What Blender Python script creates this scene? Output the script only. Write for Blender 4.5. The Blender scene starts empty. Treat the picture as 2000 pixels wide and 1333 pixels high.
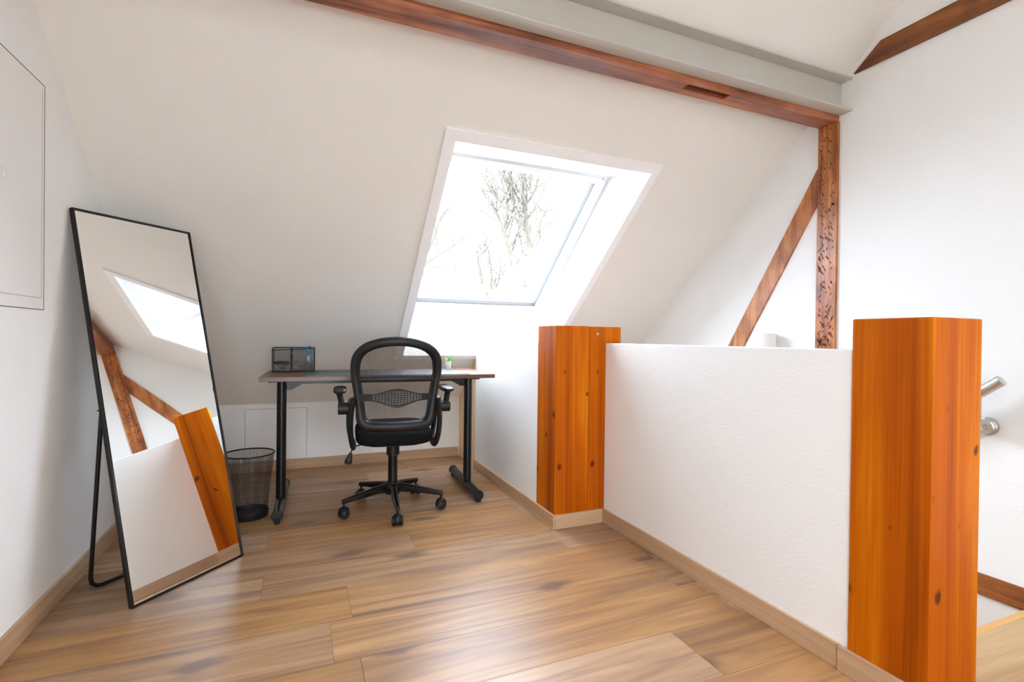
import bpy, bmesh, math, random
from mathutils import Vector, Matrix
R = math.radians
scene = bpy.context.scene
COL = scene.collection

# ------------------------------------------------------------------ camera
F_PX, YAW, PITCH, ROLL, CAM_H = 982.8, 0.3967, 0.0063, 0.0121, 0.97
cd = bpy.data.cameras.new('camera'); cd.sensor_width = 36; cd.lens = F_PX / 2000 * 36
cd.clip_start = 0.03; cd.clip_end = 200
cam = bpy.data.objects.new('camera', cd); COL.objects.link(cam)
fw = Vector((math.sin(YAW)*math.cos(PITCH), math.cos(YAW)*math.cos(PITCH), -math.sin(PITCH)))
rt = Vector((math.cos(YAW), -math.sin(YAW), 0)); up = rt.cross(fw)
r2 = rt*math.cos(ROLL) + up*math.sin(ROLL); u2 = -rt*math.sin(ROLL) + up*math.cos(ROLL)
M = Matrix((r2, u2, -fw)).transposed().to_4x4(); M.translation = (0, 0, CAM_H)
cam.matrix_world = M
scene.camera = cam

# ------------------------------------------------------------------ world, exposure
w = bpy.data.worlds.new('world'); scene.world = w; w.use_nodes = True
nt = w.node_tree; nt.nodes.clear()
wo = nt.nodes.new('ShaderNodeOutputWorld'); bg = nt.nodes.new('ShaderNodeBackground')
bg.inputs[0].default_value = (0.915, 0.965, 1.02, 1)          # overcast sky, brighter on the side ahead of the camera
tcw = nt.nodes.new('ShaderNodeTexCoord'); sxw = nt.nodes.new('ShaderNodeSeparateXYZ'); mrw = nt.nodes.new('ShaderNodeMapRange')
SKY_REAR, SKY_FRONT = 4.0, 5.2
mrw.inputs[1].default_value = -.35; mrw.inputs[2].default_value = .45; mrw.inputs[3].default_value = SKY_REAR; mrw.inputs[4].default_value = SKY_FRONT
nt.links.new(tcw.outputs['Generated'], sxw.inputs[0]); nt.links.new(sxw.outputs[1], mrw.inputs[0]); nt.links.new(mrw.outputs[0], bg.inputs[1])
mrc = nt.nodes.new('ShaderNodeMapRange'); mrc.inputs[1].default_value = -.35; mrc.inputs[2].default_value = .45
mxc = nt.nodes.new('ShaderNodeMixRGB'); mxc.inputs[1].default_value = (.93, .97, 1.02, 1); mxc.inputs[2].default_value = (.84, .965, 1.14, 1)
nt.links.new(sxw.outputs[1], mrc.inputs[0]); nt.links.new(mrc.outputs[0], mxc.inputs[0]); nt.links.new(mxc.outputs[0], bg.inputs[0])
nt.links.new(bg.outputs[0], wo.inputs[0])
scene.view_settings.view_transform = 'Standard'; scene.view_settings.look = 'None'
scene.view_settings.gamma = 1; scene.view_settings.use_curve_mapping = False
scene.view_settings.exposure = 2.17
cy = scene.cycles
cy.use_denoising = True; cy.max_bounces = 14; cy.diffuse_bounces = 10; cy.glossy_bounces = 5
cy.transparent_max_bounces = 16; cy.sample_clamp_indirect = 12; cy.caustics_reflective = False; cy.caustics_refractive = False

# ------------------------------------------------------------------ room constants
XL, XR = -0.8063, 2.5887
YK, ZK, SL = 3.9743, 0.4787, 0.8344
cs = 1/math.hypot(1, SL); SN = Vector((0, SL*cs, cs))       # outward normal of the front slope
XA, XH = 1.193, 1.4864
YC, YCB = 2.2663, 2.4785
HW, HC = 0.9471, 1.0364
SKH, SKT = 0.0728, 0.012
YR = 0.40; ZR = ZK + SL*(YK-YR); YB = YR-(YK-YR)             # ridge and rear eave
YLAND = 0.962                                              # edge of the stair landing
def slope_z(y): return ZK + SL*(YK-y)
def sl(x, y, d=0.0):                                        # point on the front slope, d outward
    return Vector((x, y, slope_z(y))) + SN*d

# portals help the daylight find its way through the window openings, added rear ones included
def portal(name, c, xdir, ydir, sx, sy):
    ld = bpy.data.lights.new(name, 'AREA'); ld.shape = 'RECTANGLE'; ld.size = sx; ld.size_y = sy
    ld.energy = 1; ld.cycles.is_portal = True
    o = bpy.data.objects.new(name, ld); COL.objects.link(o)
    x = Vector(xdir).normalized(); y = Vector(ydir).normalized(); z = x.cross(y)
    m = Matrix((x, y, z)).transposed().to_4x4(); m.translation = c; o.matrix_world = m
# front skylight: light looks down its -Z; z = outward normal
up_s = Vector((0, -cs, SL*cs))
portal('skylight_portal', (sl(1.22, 3.02, 0.40)), (1, 0, 0), up_s, 1.15, 1.45)
BSN = Vector((0, -SL*cs, cs)); up_b = Vector((0, cs, SL*cs))
BACKW = [(-0.30, 0.40, -1.3, -0.60), (1.35, 1.90, -1.2, -0.65)]
for k, (xa, xb, ya, yb) in enumerate(BACKW):
    c = Vector(((xa+xb)/2, (ya+yb)/2, ZK+SL*((ya+yb)/2-YB))) + BSN*0.12
    portal('rear_skylight_portal', c, (1, 0, 0), up_b, xb-xa, (yb-ya)/cs)

YRW = -1.95; RWIN_FILL = [(-.72, .12), (.22, 1.0)]; RZ0, RZ1 = .20, 1.42   # unseen rear wall windows, added for fill light
BACKW_Z = None
for xa, xb in RWIN_FILL:
    portal('rear_window_portal', Vector(((xa+xb)/2, YRW-.03, (RZ0+RZ1)/2)), (1, 0, 0), (0, 0, 1), xb-xa, RZ1-RZ0)

# ------------------------------------------------------------------ materials
def srgb(r, g, b):
    def f(c):
        c /= 255
        return c/12.92 if c <= .04045 else ((c+.055)/1.055)**2.4
    return (f(r), f(g), f(b), 1)
def new_mat(name):
    m = bpy.data.materials.new(name); m.use_nodes = True
    return m, m.node_tree, m.node_tree.nodes['Principled BSDF']
def N(nt, t, **kw):
    n = nt.nodes.new(t)
    for k, v in kw.items(): setattr(n, k, v)
    return n
def plain(name, col, rough=.5, metal=0, spec=.5, bump=None, coat=0):
    m, nt, b = new_mat(name)
    b.inputs['Base Color'].default_value = col; b.inputs['Roughness'].default_value = rough
    b.inputs['Metallic'].default_value = metal; b.inputs['Specular IOR Level'].default_value = spec
    b.inputs['Coat Weight'].default_value = coat
    tc = N(nt, 'ShaderNodeTexCoord'); no = N(nt, 'ShaderNodeTexNoise')
    no.inputs['Scale'].default_value = bump[0] if bump else 40
    nt.links.new(tc.outputs['Object'], no.inputs['Vector'])
    bp = N(nt, 'ShaderNodeBump'); bp.inputs['Strength'].default_value = bump[1] if bump else .02
    bp.inputs['Distance'].default_value = bump[2] if bump else .001
    nt.links.new(no.outputs['Fac'], bp.inputs['Height']); nt.links.new(bp.outputs[0], b.inputs['Normal'])
    return m
def plaster(name, col, scale=70, strength=.35):
    m, nt, b = new_mat(name)
    b.inputs['Roughness'].default_value = .85; b.inputs['Specular IOR Level'].default_value = .25
    tc = N(nt, 'ShaderNodeTexCoord')
    n1 = N(nt, 'ShaderNodeTexNoise'); n1.inputs['Scale'].default_value = scale; n1.inputs['Detail'].default_value = 4
    n2 = N(nt, 'ShaderNodeTexNoise'); n2.inputs['Scale'].default_value = 2.2; n2.inputs['Detail'].default_value = 3
    mp = N(nt, 'ShaderNodeMapping'); mp.inputs['Scale'].default_value = (1, 1, 2.2)
    nt.links.new(tc.outputs['Object'], mp.inputs[0])
    nt.links.new(mp.outputs[0], n1.inputs['Vector']); nt.links.new(tc.outputs['Object'], n2.inputs['Vector'])
    mx = N(nt, 'ShaderNodeMixRGB'); mx.inputs[1].default_value = col
    mx.inputs[2].default_value = tuple(c*.96 for c in col[:3])+(1,)
    nt.links.new(n2.outputs['Fac'], mx.inputs[0]); nt.links.new(mx.outputs[0], b.inputs['Base Color'])
    bp = N(nt, 'ShaderNodeBump'); bp.inputs['Strength'].default_value = strength; bp.inputs['Distance'].default_value = .002
    nt.links.new(n1.outputs['Fac'], bp.inputs['Height']); nt.links.new(bp.outputs[0], b.inputs['Normal'])
    return m
def wood(name, stops, axis='Z', freq=14, stretch=.09, rough=.4, knot=None, knot_col=None, wear=0, coat=0,
         attr=False, bump=.12, hew=0, distort=1.2, fine=.35, off=(0, 0, 0)):
    """streaky timber; grain runs along axis"""
    m, nt, b = new_mat(name); L = nt.links.new
    b.inputs['Roughness'].default_value = rough; b.inputs['Coat Weight'].default_value = coat
    b.inputs['Coat Roughness'].default_value = .2
    tc = N(nt, 'ShaderNodeTexCoord'); vec = tc.outputs['Object']
    ad = N(nt, 'ShaderNodeVectorMath', operation='ADD'); ad.inputs[1].default_value = off
    L(vec, ad.inputs[0]); vec = ad.outputs[0]
    if attr:
        at = N(nt, 'ShaderNodeAttribute'); at.attribute_name = 'plank'
        sc = N(nt, 'ShaderNodeVectorMath', operation='SCALE'); sc.inputs['Scale'].default_value = 37
        L(at.outputs['Vector'], sc.inputs[0])
        a2 = N(nt, 'ShaderNodeVectorMath', operation='ADD'); L(vec, a2.inputs[0]); L(sc.outputs[0], a2.inputs[1]); vec = a2.outputs[0]
    s = [1, 1, 1]; s['XYZ'.index(axis)] = stretch
    mp = N(nt, 'ShaderNodeMapping'); mp.inputs['Scale'].default_value = s; L(vec, mp.inputs[0])
    n1 = N(nt, 'ShaderNodeTexNoise'); n1.inputs['Scale'].default_value = freq; n1.inputs['Detail'].default_value = 5
    n1.inputs['Distortion'].default_value = distort; L(mp.outputs[0], n1.inputs['Vector'])
    s2 = [1, 1, 1]; s2['XYZ'.index(axis)] = stretch*.25
    mp2 = N(nt, 'ShaderNodeMapping'); mp2.inputs['Scale'].default_value = s2; L(vec, mp2.inputs[0])
    n2 = N(nt, 'ShaderNodeTexNoise'); n2.inputs['Scale'].default_value = freq*9; n2.inputs['Detail'].default_value = 3
    L(mp2.outputs[0], n2.inputs['Vector'])
    mix = N(nt, 'ShaderNodeMath', operation='MULTIPLY_ADD'); L(n2.outputs['Fac'], mix.inputs[0]); mix.inputs[1].default_value = fine
    sub = N(nt, 'ShaderNodeMath', operation='SUBTRACT'); L(n1.outputs['Fac'], sub.inputs[0]); sub.inputs[1].default_value = fine*.5
    L(sub.outputs[0], mix.inputs[2])
    fac = mix.outputs[0]
    cr = N(nt, 'ShaderNodeValToRGB'); L(fac, cr.inputs[0])
    e = cr.color_ramp.elements
    e[0].position = stops[0][0]; e[0].color = stops[0][1]; e[1].position = stops[-1][0]; e[1].color = stops[-1][1]
    for p, c in stops[1:-1]:
        q = e.new(p); q.color = c
    colr = cr.outputs[0]
    if attr:
        hs = N(nt, 'ShaderNodeHueSaturation')
        sx = N(nt, 'ShaderNodeSeparateXYZ'); L(at.outputs['Vector'], sx.inputs[0])
        mr = N(nt, 'ShaderNodeMapRange'); mr.inputs[3].default_value = .84; mr.inputs[4].default_value = 1.12
        L(sx.outputs[2], mr.inputs[0]); L(mr.outputs[0], hs.inputs['Value']); L(colr, hs.inputs['Color']); colr = hs.outputs[0]
        mr2 = N(nt, 'ShaderNodeMapRange'); mr2.inputs[3].default_value = .82; mr2.inputs[4].default_value = 1.08
        L(sx.outputs[1], mr2.inputs[0]); L(mr2.outputs[0], hs.inputs['Saturation'])
    if knot:
        ks, kt, kd = knot        # voronoi scale, stretch along the grain, size
        s3 = [1, 1, 1]; s3['XYZ'.index(axis)] = kt
        mp3 = N(nt, 'ShaderNodeMapping'); mp3.inputs['Scale'].default_value = s3
        dn = N(nt, 'ShaderNodeTexNoise'); dn.inputs['Scale'].default_value = 9; L(vec, dn.inputs['Vector'])
        dm = N(nt, 'ShaderNodeMixRGB', blend_type='ADD'); dm.inputs[0].default_value = .06; L(vec, dm.inputs[1]); L(dn.outputs['Color'], dm.inputs[2])
        L(dm.outputs[0], mp3.inputs[0])
        vo = N(nt, 'ShaderNodeTexVoronoi'); vo.inputs['Scale'].default_value = ks; vo.voronoi_dimensions = '2D' if attr else '3D'; L(mp3.outputs[0], vo.inputs['Vector'])
        kr = N(nt, 'ShaderNodeMapRange', interpolation_type='SMOOTHSTEP')
        kr.inputs[1].default_value = kd*.35; kr.inputs[2].default_value = kd
        kr.inputs[3].default_value = .85; kr.inputs[4].default_value = 0
        L(vo.outputs['Distance'], kr.inputs[0])
        km = N(nt, 'ShaderNodeMixRGB'); km.inputs[2].default_value = knot_col
        L(kr.outputs[0], km.inputs[0]); L(colr, km.inputs[1]); colr = km.outputs[0]
    if wear:
        wn = N(nt, 'ShaderNodeTexNoise'); wn.inputs['Scale'].default_value = 7; wn.inputs['Detail'].default_value = 6; L(vec, wn.inputs['Vector'])
        wr = N(nt, 'ShaderNodeMapRange'); wr.inputs[1].default_value = .42; wr.inputs[2].default_value = .7; wr.inputs[4].default_value = wear
        L(wn.outputs['Fac'], wr.inputs[0])
        wm = N(nt, 'ShaderNodeMixRGB', blend_type='MULTIPLY'); wm.inputs[2].default_value = (.42, .34, .3, 1)
        L(wr.outputs[0], wm.inputs[0]); L(colr, wm.inputs[1]); colr = wm.outputs[0]
    L(colr, b.inputs['Base Color'])
    bp = N(nt, 'ShaderNodeBump'); bp.inputs['Strength'].default_value = bump; bp.inputs['Distance'].default_value = .002
    L(fac, bp.inputs['Height']); nrm = bp.outputs[0]
    L(nrm, b.inputs['Normal'])
    return m

M_WALL = plaster('plaster_white', (.865, .872, .868, 1), 60, .45)
M_SLOPE = plaster('plaster_slope', (.86, .842, .80, 1), 90, .25)
M_CAP = plaster('plaster_smooth', (.80, .80, .79, 1), 120, .1)
M_WHITE = plain('white_lacquer', (.92, .93, .94, 1), .4)
M_LINING = plain('white_lining', (.78, .785, .79, 1), .5)
M_HATCH = plain('white_panel_paint', (.82, .82, .81, 1), .45)
M_GAP = plain('shadow_gap', (.16, .15, .14, 1), .9)
M_FLOOR = wood('oak_plank_floor', [(.20, srgb(118, 90, 70)), (.38, srgb(146, 110, 80)), (.54, srgb(166, 127, 89)), (.75, srgb(184, 145, 104))],
               'X', 9, .085, .36, knot=(2.3, .42, .10), knot_col=srgb(104, 82, 70), attr=True, bump=.04, distort=2.4, fine=.34)
M_FLOOR.node_tree.nodes['Principled BSDF'].inputs['Specular IOR Level'].default_value = .36
M_SKIRT = wood('oak_skirting', [(.3, srgb(170, 136, 106)), (.7, srgb(200, 168, 134))], 'Y', 12, .08, .45, bump=.05)
M_SKIRTX = wood('oak_skirting_across', [(.3, srgb(170, 136, 106)), (.7, srgb(200, 168, 134))], 'X', 12, .08, .45, bump=.05)
M_POST = wood('oiled_pine', [(.26, srgb(132, 56, 0)), (.42, srgb(168, 78, 0)), (.58, srgb(188, 96, 0)), (.76, srgb(212, 126, 12))],
              'Z', 13, .05, .46, knot=(7.5, .6, .115), knot_col=srgb(60, 22, 8), coat=0, bump=.05, distort=.6, fine=.3)
M_POST.node_tree.nodes['Principled BSDF'].inputs['Specular IOR Level'].default_value = .12
M_OLD = wood('old_timber_upright', [(.25, srgb(120, 62, 28)), (.45, srgb(176, 102, 50)), (.7, srgb(212, 146, 82))],
             'Z', 12, .14, .42, knot=(9, .5, .10), knot_col=srgb(60, 26, 14), wear=.7, coat=.15, bump=.4, distort=2)
M_OLDX = wood('old_timber_purlin', [(.28, srgb(108, 56, 34)), (.48, srgb(160, 92, 60)), (.70, srgb(194, 126, 88))],
              'X', 15, .07, .45, knot=(5, .4, .08), knot_col=srgb(60, 26, 14), wear=.55, coat=.1, bump=.5, distort=1)
M_OLDY = wood('old_timber_dark', [(.25, srgb(80, 38, 14)), (.48, srgb(134, 74, 28)), (.72, srgb(164, 98, 44))],
              'Y', 12, .12, .45, knot=(6, .4, .10), knot_col=srgb(48, 22, 12), wear=.7, coat=.1, bump=.4, distort=2)
M_LAND = wood('pale_oak_landing', [(.25, srgb(178, 142, 98)), (.7, srgb(208, 176, 130))], 'X', 10, .1, .5, bump=.04)
M_NOSE = wood('pine_nosing', [(.25, srgb(214, 162, 94)), (.7, srgb(232, 184, 118))], 'X', 12, .1, .5, bump=.04)
M_BOARD = wood('pine_board', [(.25, srgb(232, 198, 146)), (.7, srgb(246, 220, 176))], 'Z', 12, .06, .5, bump=.04)
M_DESK = wood('walnut_laminate', [(.25, srgb(70, 44, 32)), (.5, srgb(96, 62, 45)), (.75, srgb(114, 80, 60))], 'X', 16, .06, .32, bump=.03)
M_STEEL = plain('painted_steel', (.54, .515, .465, 1), .45, 0, .4)
M_BLACK = plain('black_powder_coat', (.006, .006, .0065, 1), .32, 0, .35)
M_BLACKM = plain('black_metal_gloss', (.006, .006, .006, 1), .22, 0, .4)
M_PLAST = plain('black_plastic', (.008, .0085, .009, 1), .45, 0, .35, bump=(300, .1, .0005))
M_FABRIC = plain('black_fabric', (.008, .008, .008, 1), .95, 0, .1, bump=(600, .5, .001))
M_MAT = plain('grey_leatherette', (.050, .062, .075, 1), .42, bump=(400, .2, .0005))
M_INOX = plain('brushed_inox', (.62, .60, .57, 1), .28, 1)
M_CHROME = plain('grey_cap', (.35, .35, .36, 1), .3, .6)
M_CERAM = plain('white_ceramic', (.82, .80, .78, 1), .35)
M_LEAF = plain('green_leaf', (.10, .36, .03, 1), .5)
M_BLUE = plain('blue_plastic', (.02, .22, .42, 1), .35)
M_MIRROR = plain('mirror_silver', (.86, .87, .86, 1), .0, 1); M_MIRROR.node_tree.nodes['Principled BSDF'].inputs['Normal'].links and M_MIRROR.node_tree.links.remove(M_MIRROR.node_tree.nodes['Principled BSDF'].inputs['Normal'].links[0])
M_GASKET_SHADE = plain('grey_gasket', (.05, .05, .05, 1), .8)  # glass gasket, and the shade painted into the frame groove
M_BARK = plain('pale_bark', (.10, .09, .075, 1), .9)
M_GRAVEL = plaster('outside_ground', (.38, .38, .36, 1), 3, .5)
M_ROOF = plaster('neighbour_render', (.6, .6, .58, 1), 10, .2)

def glass_mat():
    m = bpy.data.materials.new('window_glass'); m.use_nodes = True; nt = m.node_tree; nt.nodes.clear()
    o = N(nt, 'ShaderNodeOutputMaterial'); t = N(nt, 'ShaderNodeBsdfTransparent'); g = N(nt, 'ShaderNodeBsdfGlossy')
    g.inputs['Roughness'].default_value = .0; t.inputs[0].default_value = (.97, .985, .98, 1)
    f = N(nt, 'ShaderNodeFresnel'); f.inputs[0].default_value = 1.4; x = N(nt, 'ShaderNodeMixShader')
    nt.links.new(f.outputs[0], x.inputs[0]); nt.links.new(t.outputs[0], x.inputs[1]); nt.links.new(g.outputs[0], x.inputs[2])
    nt.links.new(x.outputs[0], o.inputs[0]); return m
M_GLASS = glass_mat()
def weave_mat(name, col, pitch, open_frac, ang=0, coordset='Object', rough=.6, sq=True):
    """thin woven or expanded sheet: dark strands with real see-through holes"""
    m = bpy.data.materials.new(name); m.use_nodes = True; nt = m.node_tree; nt.nodes.clear(); L = nt.links.new
    o = N(nt, 'ShaderNodeOutputMaterial'); t = N(nt, 'ShaderNodeBsdfTransparent'); d = N(nt, 'ShaderNodeBsdfPrincipled')
    d.inputs['Base Color'].default_value = col; d.inputs['Roughness'].default_value = rough
    uv = N(nt, 'ShaderNodeUVMap'); uv.uv_map = 'uv'
    mp = N(nt, 'ShaderNodeMapping'); mp.inputs['Rotation'].default_value = (0, 0, ang)
    mp.inputs['Scale'].default_value = (1/pitch[0], 1/pitch[1], 1); L(uv.outputs[0], mp.inputs[0])
    sx = N(nt, 'ShaderNodeSeparateXYZ'); L(mp.outputs[0], sx.inputs[0])
    outs = []
    for k in (0, 1):
        fr = N(nt, 'ShaderNodeMath', operation='FRACT'); L(sx.outputs[k], fr.inputs[0])
        lt = N(nt, 'ShaderNodeMath', operation='LESS_THAN'); L(fr.outputs[0], lt.inputs[0]); lt.inputs[1].default_value = open_frac[k]
        outs.append(lt)
    mu = N(nt, 'ShaderNodeMath', operation='MULTIPLY'); L(outs[0].outputs[0], mu.inputs[0]); L(outs[1].outputs[0], mu.inputs[1])
    x = N(nt, 'ShaderNodeMixShader'); L(mu.outputs[0], x.inputs[0]); L(d.outputs[0], x.inputs[1]); L(t.outputs[0], x.inputs[2])
    L(x.outputs[0], o.inputs[0]); return m
M_MESH = weave_mat('chair_mesh', (.014, .014, .013, 1), (.0058, .0058), (.72, .72), R(45))
M_BIN = weave_mat('basket_mesh', (.012, .012, .012, 1), (.0065, .0042), (.72, .80))
M_ORG = weave_mat('organiser_mesh', (.012, .012, .012, 1), (.003, .003), (.74, .74), R(45))

# ------------------------------------------------------------------ geometry helpers
class MB:
    def __init__(s): s.v = []; s.f = []; s.uv = {}
    def add(s, vs, fs):
        k = len(s.v); s.v += [tuple(v) for v in vs]; s.f += [tuple(i+k for i in f) for f in fs]; return s
    def box(s, a, b, mat=None):
        x0, y0, z0 = [min(p, q) for p, q in zip(a, b)]; x1, y1, z1 = [max(p, q) for p, q in zip(a, b)]
        vs = [(x0,y0,z0),(x1,y0,z0),(x1,y1,z0),(x0,y1,z0),(x0,y0,z1),(x1,y0,z1),(x1,y1,z1),(x0,y1,z1)]
        if mat is not None: vs = [mat @ Vector(v) for v in vs]
        return s.add(vs, [(0,3,2,1),(4,5,6,7),(0,1,5,4),(1,2,6,5),(2,3,7,6),(3,0,4,7)])
    def hexa(s, vs): return s.add(vs, [(0,3,2,1),(4,5,6,7),(0,1,5,4),(1,2,6,5),(2,3,7,6),(3,0,4,7)])
    def prism(s, pts, d):
        """polygon pts (3D) extruded by vector d"""
        d = Vector(d); n = len(pts); vs = [Vector(p) for p in pts]; vs += [p+d for p in vs]
        fs = [tuple(range(n))[::-1], tuple(range(n, 2*n))] + [(i, (i+1) % n, n+(i+1) % n, n+i) for i in range(n)]
        return s.add(vs, fs)
    def cyl(s, a, b, r, r2=None, n=20, cap=True):
        a = Vector(a); b = Vector(b); r2 = r if r2 is None else r2
        z = (b-a).normalized(); x = z.orthogonal().normalized(); y = z.cross(x)
        vs = [a+(x*math.cos(t)+y*math.sin(t))*r for t in [2*math.pi*i/n for i in range(n)]]
        vs += [b+(x*math.cos(t)+y*math.sin(t))*r2 for t in [2*math.pi*i/n for i in range(n)]]
        fs = [(i, (i+1) % n, n+(i+1) % n, n+i) for i in range(n)]
        if cap: fs += [tuple(range(n))[::-1], tuple(range(n, 2*n))]
        return s.add(vs, fs)
    def tube(s, pts, r, n=10, closed=False, smooth=0, sect=None, upv=None, cap=True):
        """sweep; r number or list; sect=(a,b) elliptical half sizes multiplied by r; upv = fixed side hint"""
        P = [Vector(p) for p in pts]; Rr = list(r) if isinstance(r, (list, tuple)) else [r]*len(P)
        if smooth:
            Q = []; RQ = []; m = len(P)
            for i in range(m if closed else m-1):
                p0 = P[(i-1) % m] if (closed or i > 0) else P[i]; p1 = P[i]; p2 = P[(i+1) % m]
                p3 = P[(i+2) % m] if (closed or i+2 < m) else P[(i+1) % m]
                for k in range(smooth):
                    t = k/smooth
                    Q.append(.5*((2*p1)+(-p0+p2)*t+(2*p0-5*p1+4*p2-p3)*t*t+(-p0+3*p1-3*p2+p3)*t**3))
                    RQ.append(Rr[i]*(1-t)+Rr[(i+1) % m]*t)
            if not closed: Q.append(P[-1]); RQ.append(Rr[-1])
            P, Rr = Q, RQ
        m = len(P); vs = []; sa, sb = sect or (1, 1); prev = None
        for i in range(m):
            if closed: t = P[(i+1) % m]-P[i-1]
            else: t = P[min(i+1, m-1)]-P[max(i-1, 0)]
            t.normalize()
            if upv is not None:
                x = Vector(upv); x = (x-t*x.dot(t)); x = x.normalized() if x.length > 1e-6 else t.orthogonal().normalized()
            elif prev is None: x = t.orthogonal().normalized()
            else: x = (prev-t*prev.dot(t)).normalized()
            prev = x; y = t.cross(x)
            for k in range(n):
                a = 2*math.pi*k/n
                vs.append(P[i]+(x*math.cos(a)*sa+y*math.sin(a)*sb)*Rr[i])
        fs = []
        for i in range(m if closed else m-1):
            for k in range(n):
                j = (i+1) % m
                fs.append((i*n+k, i*n+(k+1) % n, j*n+(k+1) % n, j*n+k))
        if not closed and cap: fs += [tuple(range(n))[::-1], tuple((m-1)*n+k for k in range(n))]
        return s.add(vs, fs)
    def lathe(s, prof, c=(0, 0, 0), n=32, cap0=True, cap1=True):
        vs = []; m = len(prof)
        for r, z in prof:
            for k in range(n):
                a = 2*math.pi*k/n; vs.append((c[0]+r*math.cos(a), c[1]+r*math.sin(a), c[2]+z))
        fs = [(i*n+k, i*n+(k+1) % n, (i+1)*n+(k+1) % n, (i+1)*n+k) for i in range(m-1) for k in range(n)]
        if cap0: fs.append(tuple(range(n))[::-1])
        if cap1: fs.append(tuple((m-1)*n+k for k in range(n)))
        return s.add(vs, fs)
    def build(s, name, mat, parent=None, bevel=0, seg=2, smooth=False, loc=None, mods=None):
        me = bpy.data.meshes.new(name); me.from_pydata(s.v, [], s.f); me.validate()
        bm = bmesh.new(); bm.from_mesh(me)
        bmesh.ops.remove_doubles(bm, verts=bm.verts, dist=1e-6)
        bmesh.ops.recalc_face_normals(bm, faces=bm.faces)
        if bevel:
            ed = [e for e in bm.edges if len(e.link_faces) == 2 and e.calc_face_angle(0) > R(35)]
            bmesh.ops.bevel(bm, geom=ed, offset=bevel, segments=seg, affect='EDGES', profile=.5, clamp_overlap=True)
        bm.to_mesh(me); bm.free()
        if smooth or bevel:
            for p in me.polygons: p.use_smooth = True
            try: me.set_sharp_from_angle(angle=R(38 if smooth else 25))
            except Exception: pass
        me.materials.append(mat)
        o = bpy.data.objects.new(name, me); COL.objects.link(o)
        if bevel: 
            wn_ = o.modifiers.new('wn', 'WEIGHTED_NORMAL'); wn_.keep_sharp = True; wn_.weight = 90
        if parent: o.parent = parent
        if loc: o.location = loc
        return o
def tag(o, label=None, cat=None, group=None, kind=None):
    if label: o['label'] = label
    if cat: o['category'] = cat
    if group: o['group'] = group
    if kind: o['kind'] = kind
    return o
def empty(name, loc=(0, 0, 0), rz=0, label=None, cat=None, group=None, kind=None):
    o = bpy.data.objects.new(name, None); o.empty_display_size = .1; COL.objects.link(o)
    o.location = loc; o.rotation_euler = (0, 0, rz); return tag(o, label, cat, group, kind)
def struct(o, label, cat): return tag(o, label, cat, kind='structure')

# ================================================================== SETTING
# ---- floor of long planks (one mesh, plank id in an attribute), open over the stairs
rng = random.Random(4)
PW = .235; JO = {0: [.494], 1: [1.15], 2: [.171], 4: [.173], 5: [1.14], -1: [-.137], -2: [.525], -6: [.7345]}
fm = MB(); ids = []
def plank(x0, x1, y0, y1):
    g = .0006; v = (rng.random(), rng.random(), rng.random())
    if x1-x0 < .004 or y1-y0 < .004: return
    fm.add([(x0+g, y0+g, 0), (x1-g, y0+g, 0), (x1-g, y1-g, 0), (x0+g, y1-g, 0)], [(0, 1, 2, 3)]); ids.append(v)
for k in range(-7, 30):
    y1 = 2.505-PW*k; y0 = y1-PW
    y0 = max(y0, YRW); y1 = min(y1, YK)
    if y1 <= y0: continue
    j0 = JO.get(k, [rng.uniform(-.6, 1.1)])[0]
    xs = sorted([j0+1.28*i for i in range(-4, 5)])
    xmax = XR
    for a, b in zip(xs[:-1], xs[1:]):
        a = max(a, XL); b = min(b, XR)
        if b <= a: continue
        if y0 > YLAND-.001: plank(a, min(b, 1.50 if y1 < 2.5 else 1.21), y0, y1)
        elif y1 > YLAND: plank(a, min(b, 1.50), y0, y1); plank(max(a, 1.50), b, y0, .70) if b > 1.5 and y0 < .70 else None
        else:
            if y0 >= .70: plank(a, min(b, 1.50), y0, y1)
            elif y1 > .70: plank(a, min(b, 1.5), y0, y1); (plank(max(a, 1.5), b, y0, .70) if b > 1.5 else None)
            else: plank(a, b, y0, y1)
me = bpy.data.meshes.new('floor'); me.from_pydata(fm.v, [], fm.f)
at = me.attributes.new('plank', 'FLOAT_VECTOR', 'FACE')
for i, v in enumerate(ids): at.data[i].vector = v
me.materials.append(M_FLOOR)
fl = bpy.data.objects.new('floor', me); COL.objects.link(fl)
struct(fl, 'warm oak plank floor running across the attic room', 'floor')
# solid sub-floor under the planks
sb = MB()
sb.box((XL-.1, YRW, -.22), (1.50, YK+.1, -.0015)); sb.box((1.50, YRW, -.22), (XR+.1, .70, -.0015)); 
struct(sb.build('floor_slab', M_GAP), 'dark slab edge beneath the floor planks', 'floor')
# landing in paler oak
lb = MB(); lb.box((1.50, .70, -.04), (XR, .935, .0)); 
ln = lb.build('floor_landing', M_LAND, bevel=.001); struct(ln, 'pale oak landing at the head of the stairs', 'floor')
nb = MB(); nb.box((1.60, .935, -.04), (XR, YLAND, .0)); nb.build('stair_nosing', M_NOSE, ln, bevel=.002)

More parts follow.
